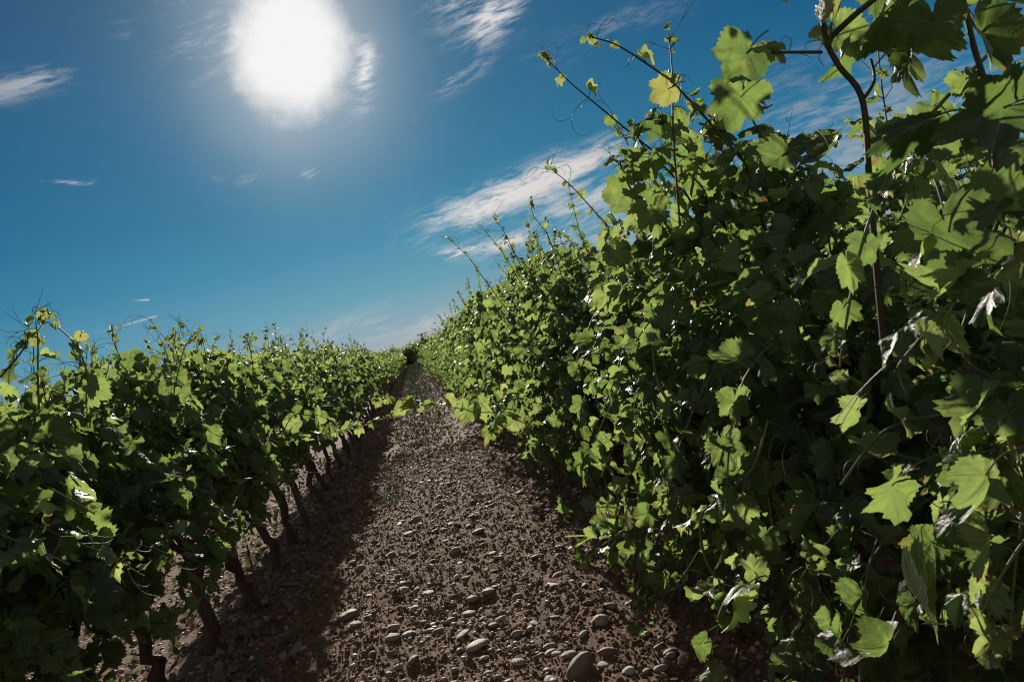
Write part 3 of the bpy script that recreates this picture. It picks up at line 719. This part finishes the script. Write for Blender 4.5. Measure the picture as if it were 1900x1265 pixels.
# green shoots hanging on the path side of the tall row
long_shoot(VR[2], [(1210, 640, 2.0), (1225, 720, 2.0), (1285, 800, 1.95), (1350, 860, 1.9), (1400, 920, 1.85)], 26, .055, .06, .004, .005, t0=.3, node=.07, wood=.05, young=False, tip=False, tend=.5)
long_shoot(VR[2], [(1425, 780, 1.6), (1395, 870, 1.6), (1330, 930, 1.65), (1300, 960, 1.65), (1310, 1040, 1.65), (1360, 1120, 1.6)], 27, .06, .05, .0036, .003, node=.08, wood=.05, young=False, tip=False)
long_shoot(VR[3], [(1230, 960, 2.7), (1180, 970, 2.7), (1120, 1010, 2.75), (1070, 1045, 2.8)], 28, .065, .045, .003, .0016, node=.05, wood=.05, young=True, droop=.2)
long_shoot(VR[1], [(1560, 900, 1.2), (1640, 800, 1.2), (1740, 770, 1.15), (1830, 760, 1.1)], 29, .05, .04, .0028, .002, node=.07, wood=.05, young=False)

def big_leaves(vine, spec, seed, k=.64):
    """(photo x, photo y, world Y, size, tip angle in the picture, turn left/right, turn up/down, tint, young)"""
    rng = np.random.default_rng(seed); o = np.array(vine.location)
    for (px, py, y, s, a, tl, tu, ti, yg) in spec:
        p = at(px, py, y); back = nrm(CAM-p); rr = nrm(R @ np.array([1., 0, 0])); uu = nrm(R @ np.array([0, 1., 0])); lf = Acc(); can = Acc()
        T = rr*math.cos(math.radians(a)) + uu*math.sin(math.radians(a)); N = nrm(back + tl*rr + tu*uu)
        s *= k; N = nrm(N + .45*rng.normal(0, 1, 3)); add_leaves(lf, [p], [T], [N], [s], 0, rng, np.array([yg]), tint=np.array([ti])*.8, curl=1.5)
        e = p - T*s*.9 + back*-.05 + np.array([0, 0, -.01]); tube(can, bez(p, (p+e)/2+uu*.01, e, 6), .0014, 4, (.1, 0, 0))
        link('stalk', can.mesh('stalk', M_CANE, off=o), link('leaf', lf.mesh('leaf', M_LEAF, off=o), vine))
big_leaves(VR[4], [(764, 748, 4.0, .080, 262, .2, .3, .95, .2), (742, 754, 4.0, .064, 245, .3, .3, .95, .2), (806, 750, 4.0, .080, 240, .1, .3, 1, .2), (826, 742, 4.0, .070, 275, .3, .2, 1, .1), (722, 742, 4.0, .045, 95, 0, .3, 1, .5), (699, 742, 4.0, .040, 255, .2, .3, 1, .5),
    (868, 758, 4.0, .090, 255, .2, .4, .9, 0), (888, 748, 4.0, .085, 290, -.3, .3, .9, 0), (920, 776, 4.0, .085, 235, .3, .3, 1, 0), (905, 800, 4.0, .07, 260, .3, .3, .8, 0), (955, 775, 4.0, .085, 275, -.2, .4, .9, 0), (785, 762, 4.0, .04, 200, .4, .2, .9, .3)], 35, 1.0)
big_leaves(VL[6], [(543, 790, 4.6, .075, 60, .2, .3, .95, 0), (556, 812, 4.6, .08, 250, .2, .3, .9, 0), (590, 775, 4.6, .07, 95, .3, .3, .95, 0), (612, 790, 4.6, .065, 300, -.2, .3, .95, 0), (604, 806, 4.6, .075, 265, .2, .3, .9, 0), (645, 790, 4.6, .055, 230, .3, .3, 1, 0), (664, 792, 4.6, .045, 280, .2, .3, 1, 0), (690, 783, 4.6, .04, 250, .2, .3, 1, .2),
    (480, 840, 4.5, .085, 250, .3, .3, .8, 0), (510, 815, 4.5, .085, 265, .1, .3, .85, 0)], 36, 1.0)
big_leaves(VR[1], [
    (1385, 100, 1.25, .105, 235, .5, .5, .3, 0), (1375, 180, 1.28, .11, 262, -.4, .4, .5, 0), (1240, 165, 1.95, .085, 215, .2, -.3, .8, .9),
    (1640, 30, 1.0, .095, 262, .4, .6, .1, 0), (1730, 40, .95, .10, 250, -.3, .5, .15, 0), (1820, 60, .9, .10, 300, .5, .6, .1, 0), (1560, 100, 1.08, .07, 255, .6, -.2, .3, 0),
    (1860, 200, .85, .11, 200, .2, .8, .1, 0), (1720, 225, .92, .10, 205, .5, .5, .1, 0), (1545, 20, 1.0, .06, 80, .3, -.3, .9, .7), (1690, 110, 1.0, .075, 262, -.8, .2, .15, 0),
    (1450, 290, 1.3, .075, 215, .1, .7, .2, 0), (1540, 275, 1.25, .08, 300, -.3, .7, .15, 0)], 31)
big_leaves(VR[0], [
    (1830, 880, .78, .075, 235, 1.1, .2, .75, 0), (1655, 900, .95, .080, 222, 1.0, -.5, .6, .1), (1700, 1110, .95, .075, 285, .5, .5, .85, 0), (1385, 1085, 1.35, .080, 215, .5, .2, .95, 0), (1360, 1130, 1.35, .060, 262, .9, .2, .9, 0), (1650, 1190, .95, .085, 262, .7, .3, .6, 0),
    (1760, 430, .85, .13, 285, .3, .5, .05, 0), (1400, 1060, 1.4, .06, 100, .5, .2, .9, 0), (1590, 760, 1.05, .06, 250, .9, .1, .9, 0), (1720, 470, .84, .05, 200, .6, -.2, .9, .2)], 32)
big_leaves(VR[2], [(1160, 620, 2.2, .065, 262, .6, 0, .8, 0), (1150, 690, 2.2, .065, 268, .5, 0, .85, 0), (1155, 760, 2.2, .06, 262, .6, 0, .85, 0), (1420, 545, 1.6, .07, 215, .3, .2, .95, .15),
    (1400, 840, 1.8, .085, 250, .2, .3, .7, 0), (1260, 830, 2.0, .07, 250, .4, .2, .8, 0), (1235, 900, 2.0, .055, 260, .3, .1, .8, 0), (1200, 300, 2.0, .10, 250, .4, .2, .5, 0), (1300, 330, 1.9, .09, 300, .2, .2, .5, 0)], 33)
big_leaves(VL[1], [(72, 632, 2.3, .040, 235, .2, -.3, .9, 1), (150, 622, 2.35, .036, 250, .2, .3, .9, 1), (115, 700, 2.3, .065, 250, .3, .4, .7, 0), (170, 700, 2.4, .06, 300, .3, .4, .5, 0), (40, 860, 2.0, .08, 240, .2, .4, .2, 0), (60, 1040, 1.9, .09, 270, .2, .5, .1, 0)], 34)

# ------------------------------------------------------------------ iron stake beside the forked trunk
def stake():
    a = Acc(); p = ground_hit(485, 1130); e = at(458, 1010, p[1]+.05); q = p-np.array([0, 0, .05])
    tube(a, [q-q+[0, 0, 0], (e-q)*.5, e-q], .0042, 8)
    return tag(link('metal_stake', a.mesh('metal_stake', M_IRON), None, tuple(q)), 'thin dark iron stake leaning beside the forked trunk of the left row', 'stake')
M_IRON = simple('rusty_iron', lambda t, p: (t.put(p.inputs['Base Color'], (.05, .035, .03, 1)), t.put(p.inputs['Roughness'], .7)))
stake()

# ------------------------------------------------------------------ stones
rs = np.random.default_rng(5)
def stone_data(k):
    v, f = ICO[2]; ph = rs.uniform(0, 6, 6); d = 1 + .10*np.sin(2.1*v[:, 0]+ph[0]) + .10*np.sin(2.7*v[:, 1]+ph[1]) + .08*np.sin(3.1*v[:, 2]+1.7*v[:, 0]+ph[2]) + .03*np.sin(6*v[:, 0]+5*v[:, 1]+ph[3])
    a = Acc(); a.add(v*d[:, None]*np.array([1, rs.uniform(.62, .85), rs.uniform(.42, .62)]), f); return a.mesh('stone', M_STONE)
SD = [stone_data(k) for k in range(9)]
STONES = [(1079, 1245, 59, 'large pale boulder half buried at the bottom of the path', 80), (1124, 1234, 26, 'rounded stone touching the right side of the largest boulder', 10), (886, 1201, 42, 'big oval pale stone in the middle of the path bottom', 30),
    (1022, 1201, 23, 'smooth oval stone up and left of the largest boulder', 25), (1004, 1216, 16, 'small brown stone beside a smooth oval one', 30), (1112, 1155, 34, 'brown rounded stone lying at the shade edge of the tall row', 0),
    (1219, 1206, 24, 'upright pale stone among the cluster under the right vines', 70), (1245, 1212, 28, 'rounded stone in the shaded cluster, beneath hanging leaves', 0), (1227, 1243, 28, 'stone at the front of the cluster under the right vines', 40),
    (1166, 1247, 25, 'dark stone between the largest boulder and the shaded cluster', 0), (1198, 1247, 16, 'small round stone in front of the shaded cluster', 0), (906, 1101, 26, 'flat white stone on the right wheel track', 0), (961, 1109, 20, 'small flat white stone close to the shade of the tall row', 0),
    (872, 1140, 25, 'pale egg-shaped stone above the two big ovals', 5), (876, 1114, 21, 'thin pale stone just above the egg-shaped one', 0), (929, 1153, 23, 'tilted grey stone on the right wheel track', 25), (961, 1178, 22, 'flat stone between oval stones and the right ridge', 0),
    (647, 1144, 38, 'long grey stone lying flat on the left wheel track', 0), (661, 1160, 22, 'dark stone tucked under the long grey one', 0), (765, 1233, 29, 'round beige stone with a smaller one leaning on it', 70), (740, 1239, 21, 'small stone leaning against the round beige one', 15),
    (814, 1175, 23, 'smooth beige pebble-like stone left of the big oval', 20), (859, 1180, 28, 'grey-blue tilted stone just left of the big oval one', 40), (730, 1167, 27, 'tilted oval stone in the lower middle of the path', 20), (729, 1187, 28, 'flat pale stone under the tilted oval one', 5),
    (758, 1177, 22, 'rounded stone between pale ones in the lower middle', 10), (844, 1025, 23, 'pale rounded stone on the mid path, dark hollow below', 10), (815, 942, 18, 'round brown stone standing up in the mid path', 60), (814, 926, 15, 'stone just behind the round brown one', 0),
    (771, 966, 20, 'pale-topped stone in the middle ground of the path', 30), (746, 1099, 24, 'flat oval stone on the crown of the path', 0), (795, 1102, 23, 'wide light stone on the crown of the path', 0), (665, 1011, 21, 'flat stone on the red left wheel track, farther up', 5),
    (654, 1044, 15, 'first of two small stones on the red track', 0), (668, 1056, 20, 'second of two small stones on the red track', 0), (758, 992, 20, 'bright flat stone in the middle ground', 10), (726, 1031, 19, 'tilted stone along the edge of the red track', 25),
    (846, 1072, 15, 'small upright stone right of the weeds', 50), (768, 1132, 22, 'dark stone near small weeds on the path', 0), (573, 1214, 15, 'small pale stone at the border of the left shade', 0), (561, 1204, 17, 'reddish stone at the border of the left shade', 0),
    (837, 1154, 20, 'small rounded stone left of the egg-shaped one', 25), (888, 987, 24, 'low wide stone right in the mid path', 15), (595, 1147, 14, 'small pink stone left of the long grey one', 0), (618, 1153, 14, 'small flat pale stone left of the long grey one', 0),
    (524, 1148, 18, 'grey stone in the shade under the left row', 0), (524, 1220, 18, 'grey stone at the bottom in the shade of the left row', 50), (906, 1250, 18, 'low stone at the bottom edge of the path', 0), (690, 1215, 15, 'little stone in the bottom left wheel track', 0)]
def put_stone(px, py, w, lab, ang, group):
    p = ground_hit(px, py); d = np.linalg.norm(p-CAM); r = w*d/F/2*1.04
    o = link('stone', SD[rs.integers(9)]); s = float(r); o.scale = (s, s*rs.uniform(.95, 1.1), s*rs.uniform(.9, 1.15)); o.location = (p[0], p[1], p[2]+s*.16)
    o.rotation_euler = (rs.uniform(-.15, .15), -math.radians(ang)*.55+rs.uniform(-.1, .1), rs.uniform(-.5, .5)); tag(o, lab, 'stone', group)
    return o
for (px, py, w, lab, ang) in STONES: put_stone(px, py, w, lab, ang, 'rounded river stones lying on the vineyard path')
k = 0
while k < 240:
    y = 2.4 + 8*rs.random()**1.7; x = rs.uniform(-.55, .6) if rs.random() < .72 else rs.uniform(-3.0, -.6)
    r = rs.uniform(.012, .027); z = float(gh(x, y))
    o = link('stone', SD[rs.integers(9)]); o.scale = (r*rs.uniform(1, 1.5), r, r*rs.uniform(.8, 1.1)); o.location = (x, y, z+r*.15); o.rotation_euler = (rs.uniform(-.3, .3), rs.uniform(-.3, .3), rs.uniform(0, 6))
    if x < -1.1: lab = 'small pale river stone on the sunny ground behind the left trunks'
    elif x < -.72: lab = 'small river stone in the shade strip under the left row'
    elif y < 4.5: lab = 'small rounded river stone on the near part of the path'
    else: lab = 'small rounded river stone on the farther part of the path'
    tag(o, lab, 'stone', 'small river stones strewn over the soil'); k += 1

def scatter(name, mat, n, xr, yr, ypow, size, lod, kind_lab, flat=(.45, .75), jag=0.0, seed=1, sink=.1, dens=None, sm=True):
    rng = np.random.default_rng(seed); v, f = ICO[lod]; m = len(v)
    y = yr[0]+(yr[1]-yr[0])*rng.random(n)**ypow; x = rng.uniform(*xr, n)
    if dens is not None: k = rng.random(n) < dens(x, y); x, y = x[k], y[k]; n = len(x)
    r = np.minimum(np.exp(rng.normal(math.log(size[0]), size[1], n)), .017) * (1 + np.clip((y-6)/16, 0, 2.2))
    z = gh(x, y)+r*sink
    V = v[None]*np.ones((n, 1, 1)); ph = rng.uniform(0, 6.28, (n, 1, 3))
    V = V*(1+.13*np.sin(V[:, :, [1, 2, 0]]*2.3+ph).sum(-1, keepdims=True)*.6)
    if jag: V = V*(1+rng.normal(0, jag, (n, m, 1)))
    V = V*np.stack([np.ones(n), rng.uniform(.6, .95, n), rng.uniform(*flat, n)], 1)[:, None]
    a = rng.uniform(0, 6.28, n); b = rng.normal(0, .35, n); ca, sa, cb, sb = np.cos(a)[:, None], np.sin(a)[:, None], np.cos(b)[:, None], np.sin(b)[:, None]
    X, Y, Z = V[..., 0], V[..., 1], V[..., 2]; X, Z = X*cb-Z*sb, X*sb+Z*cb; X, Y = X*ca-Y*sa, X*sa+Y*ca
    V = np.stack([X, Y, Z], -1)*r[:, None, None] + np.stack([x, y, z], 1)[:, None]
    acc = Acc(); acc.add(V.reshape(-1, 3), (f[None]+(np.arange(n)*m)[:, None, None]).reshape(-1, 3), None, np.repeat(np.stack([rng.random(n)]*3, 1), m, 0))
    return tag(link(name, acc.mesh(name, mat, sm)), kind_lab, None, None, 'stuff')
DENS = lambda x, y: np.clip(.75 - .62*np.exp(-((x+.66)/.15)**2) - .5*np.exp(-((x-.50)/.16)**2) + 1.1*vnoise(x*2.2, y*1.6, 31) + .8*vnoise(x*6, y*5, 32), .04, 1)
scatter('gravel', M_PEB, 9000, (-1.25, 1.0), (2.0, 9.0), 1.5, (.0062, .60), 1, 'grey and beige river gravel strewn over the soil', seed=2, dens=DENS)
scatter('gravel', M_PEB, 5500, (-3.3, -1.2), (2.2, 13.0), 1.4, (.013, .40), 0, 'pale gravel behind the left trunks', seed=3)
scatter('gravel', M_PEB, 9000, (-1.1, .9), (8.0, 46.0), 1.5, (.009, .40), 0, 'fine gravel along the distant path', seed=4, dens=DENS)
scatter('soil_clods', M_SOIL, 70000, (-1.3, 1.1), (2.0, 10.0), 1.5, (.0042, .55), 0, 'crumbly red brown clods of earth', flat=(.6, 1.), jag=.16, seed=5, sm=False)
scatter('soil_clods', M_SOIL, 6000, (-1.2, 1.0), (9.0, 40.0), 1.5, (.012, .4), 0, 'crumbly clods along the distant path', flat=(.6, 1.), jag=.18, seed=6, sm=False)

def litter():
    rng = np.random.default_rng(8); lf = Acc(); n = 2600
    x = np.concatenate([np.where(rng.random(n-500) < .72, rng.uniform(-3.3, -1.05, n-500), rng.uniform(-1.2, -.78, n-500)), rng.uniform(.45, 1.6, 500)]); y = 2.2+11*rng.random(n)**1.3
    P = np.stack([x, y, gh(x, y)+rng.uniform(.004, .03, n)], 1)
    add_leaves(lf, P, rng.normal(0, 1, (n, 3))*[1, 1, .3], rng.normal(0, .5, (n, 3))+[0, 0, 1], rng.uniform(.018, .045, n), 1, rng, curl=2.6, tint=rng.uniform(0, 1, n))
    tag(link('leaf_litter', lf.mesh('leaf_litter', M_DRY)), 'dry curled leaves on the stones under the vines', None, None, 'stuff')
    tw = Acc()
    for k in range(420):
        x = rng.uniform(-3.2, -1.0) if rng.random() < .8 else rng.uniform(-1., .9); y = 2.3+9*rng.random()**1.3; a = rng.uniform(0, 6.28); L = rng.uniform(.05, .22)
        p = np.array([x, y, float(gh(x, y))+.008]); e = p+np.array([math.cos(a), math.sin(a), rng.uniform(-.05, .15)])*L
        tube(tw, bent(p, e, 5, rng, .012), rng.uniform(.0012, .003), 4)
    tag(link('twigs', tw.mesh('twigs', M_BARK)), 'broken twigs and prunings on the ground', None, None, 'stuff')
litter()
M_WEED = simple('weed', lambda t, p: (t.l.new(t.mix(sep(t, attr(t, 'lvar'))[0], (.06, .10, .025), (.14, .18, .055)), p.inputs['Base Color']), t.put(p.inputs['Roughness'], .9), t.put(p.inputs['Specular IOR Level'], .08)))
def weeds():
    rng = np.random.default_rng(9); a = Acc()
    def tuft(x, y, s, k):
        b = np.array([x, y, float(gh(x, y))])
        for i in range(k):
            d = nrm(np.array([rng.normal(0, .8), rng.normal(0, .8), .6])); L = s*rng.uniform(.5, 1.2); w = L*.10; sd_ = nrm(np.cross(d, [0, 0, 1.]))*w
            q = b+rng.normal(0, s*.4, 3)*[1, 1, 0]; m = q+d*L*.55+np.array([0, 0, .12*L]); e = q+d*L
            a.add([q-sd_*.4, q+sd_*.4, m+sd_, m-sd_], [[0, 1, 2, 3]], None, (rng.random(), 0, 0)); a.add([m-sd_, m+sd_, e], [[0, 1, 2]], None, (rng.random(), 0, 0))
    for (px, py) in [(762, 1063), (800, 1145), (775, 1200), (690, 1215), (778, 1070), (838, 1060), (730, 1110), (735, 1090), (630, 990), (640, 980), (750, 1085), (690, 1155), (920, 1010), (660, 1090)]:
        p = ground_hit(px, py)
        for k in range(3): tuft(p[0]+rng.normal(0, .03), p[1]+rng.normal(0, .03), .028, 9)
    n = 4200; y = 6.5+100*rng.random(n)**1.5; x = rng.normal(-.20, .22+.004*y, n)
    for i in range(n):
        if vnoise(np.array(x[i]*1.5), np.array(y[i]*.45), 9) > .04 -.10*(y[i] > 9) - .12*(9 < y[i] < 18) - .3*(y[i] > 30): tuft(x[i], y[i], .036*(1+y[i]/20), 7)
    tag(link('weeds', a.mesh('weeds', M_WEED)), 'sparse low green weeds on the crown of the path', None, None, 'stuff')
weeds()

# ------------------------------------------------------------------ far end: utility pole with wires, trees, hill
M_WOOD = simple('grey_wood', lambda t, p: (t.put(p.inputs['Base Color'], (.07, .055, .045, 1)), t.put(p.inputs['Roughness'], .9)))
def pole():
    b = at(791, 655, 95.); b[2] = 0; top = at(769, 622, 95.); h = top[2]; r = tag(link('utility_pole', None, None, tuple(b)), 'distant wooden utility pole with crossarm above the end of the right row', 'utility pole')
    a = Acc(); tube(a, [[0, 0, -.3], [0, 0, h/2], [0, 0, h]], [.10, .09, .08], 10); link('pole', a.mesh('pole', M_WOOD), r)
    a = Acc(); tube(a, [[-.55, 0, h-.12], [.55, 0, h-.12]], .045, 6); link('crossarm', a.mesh('crossarm', M_WOOD), r)
    for x in (-.45, 0, .45):
        a = Acc(); tube(a, [[x, 0, h-.1], [x, 0, h+.05]], .035, 8); link('insulator', a.mesh('insulator', M_IRON), r)
    for x in (-.45, .45):
        a = Acc(); s = np.linspace(0, 1, 14)
        tube(a, np.stack([x+s*70, s*45, h+.05-2.6*4*s*(1-s)*.5], 1), .012, 3); link('wire', a.mesh('wire', M_IRON), r)
pole()
def far_tree(x, y, h, w, seed, lab, trunk=.35):
    rng = np.random.default_rng(seed); r = tag(link('tree', None, None, (x, y, float(gh(x, y)))), lab, 'tree', 'dark trees beyond the end of the rows')
    a = Acc(); tube(a, [[0, 0, -.3], [.1, 0, h*.3], [0, .1, h*.6]], [w*.06, w*.05, w*.02], 8)
    for k in range(4):
        q = rng.normal(0, 1, 3)*[w*.3, w*.3, 0]+[0, 0, h*.75]; tube(a, [[.1, 0, h*.3], q*.5+[0, 0, h*.2], q], [w*.035, w*.02, w*.01], 5)
    link('trunk', a.mesh('trunk', M_BARK), r)
    lf = Acc(); cl = rng.normal(0, 1, (16, 3)); cl = nrm(cl)*rng.uniform(.2, .95, (16, 1))*[w*.42, w*.42, h*.36]+[0, 0, h*.6]
    P = np.concatenate([c+rng.normal(0, 1, (150, 3))*w*.12 for c in cl]); n = len(P)
    add_leaves(lf, P, rng.normal(0, 1, (n, 3)), rng.normal(0, 1, (n, 3))+[0, 0, .6], rng.uniform(.10, .22, n), 3, rng, tint=rng.uniform(0, .4, n))
    link('crown', lf.mesh('crown', M_LEAF_FAR), r)
for i, (px, y, h, w, lab) in enumerate([(757, 104, 1.9, 3.0, 'small dark bushy tree right at the end of the path'), (745, 118, 1.8, 3.6, 'low dark tree just left of the path end'),
        (768, 112, 2.3, 3.8, 'taller dark tree just right of the path end'), (730, 135, 2.6, 4.0, 'pale rounded tree left of the path end'), (795, 125, 3.2, 4.2, 'dark tree hidden behind the last vines of the right row')]):
    p = at(px, 660, y); far_tree(p[0], y, h, w, 60+i, lab)
M_HILL = simple('far_hill_haze_blue', lambda t, p: (t.l.new(t.mix(t.noise(t.node('ShaderNodeTexCoord').outputs['Object'], .004, 5), (.17, .25, .31), (.25, .33, .38)), p.inputs['Base Color']), t.put(p.inputs['Roughness'], 1.)))  # distance haze is put into the base colour as blue, no air is built
def hills():
    X = np.linspace(-1900, 2300, 160); Y = np.linspace(3200, 4400, 24); X, Y = np.meshgrid(X, Y)
    e = np.sin(np.clip((Y-3200)/1200, 0, 1)*math.pi); Z = e*(48+90*vnoise(X/700, Y/2000, 21)+40*vnoise(X/210, Y/600, 22))*np.exp(-((X+150)/1500)**2)-2
    nx = X.shape[1]; ny = X.shape[0]; i = np.arange(ny-1)[:, None]*nx; j = np.arange(nx-1)[None]
    a = Acc(); a.add(np.stack([X, Y, Z], -1).reshape(-1, 3), np.stack([i+j, i+j+1, i+nx+j+1, i+nx+j], -1).reshape(-1, 4))
    tag(link('hills', a.mesh('hills', M_HILL)), 'low blue hills on the horizon', None, None, 'structure')
hills()
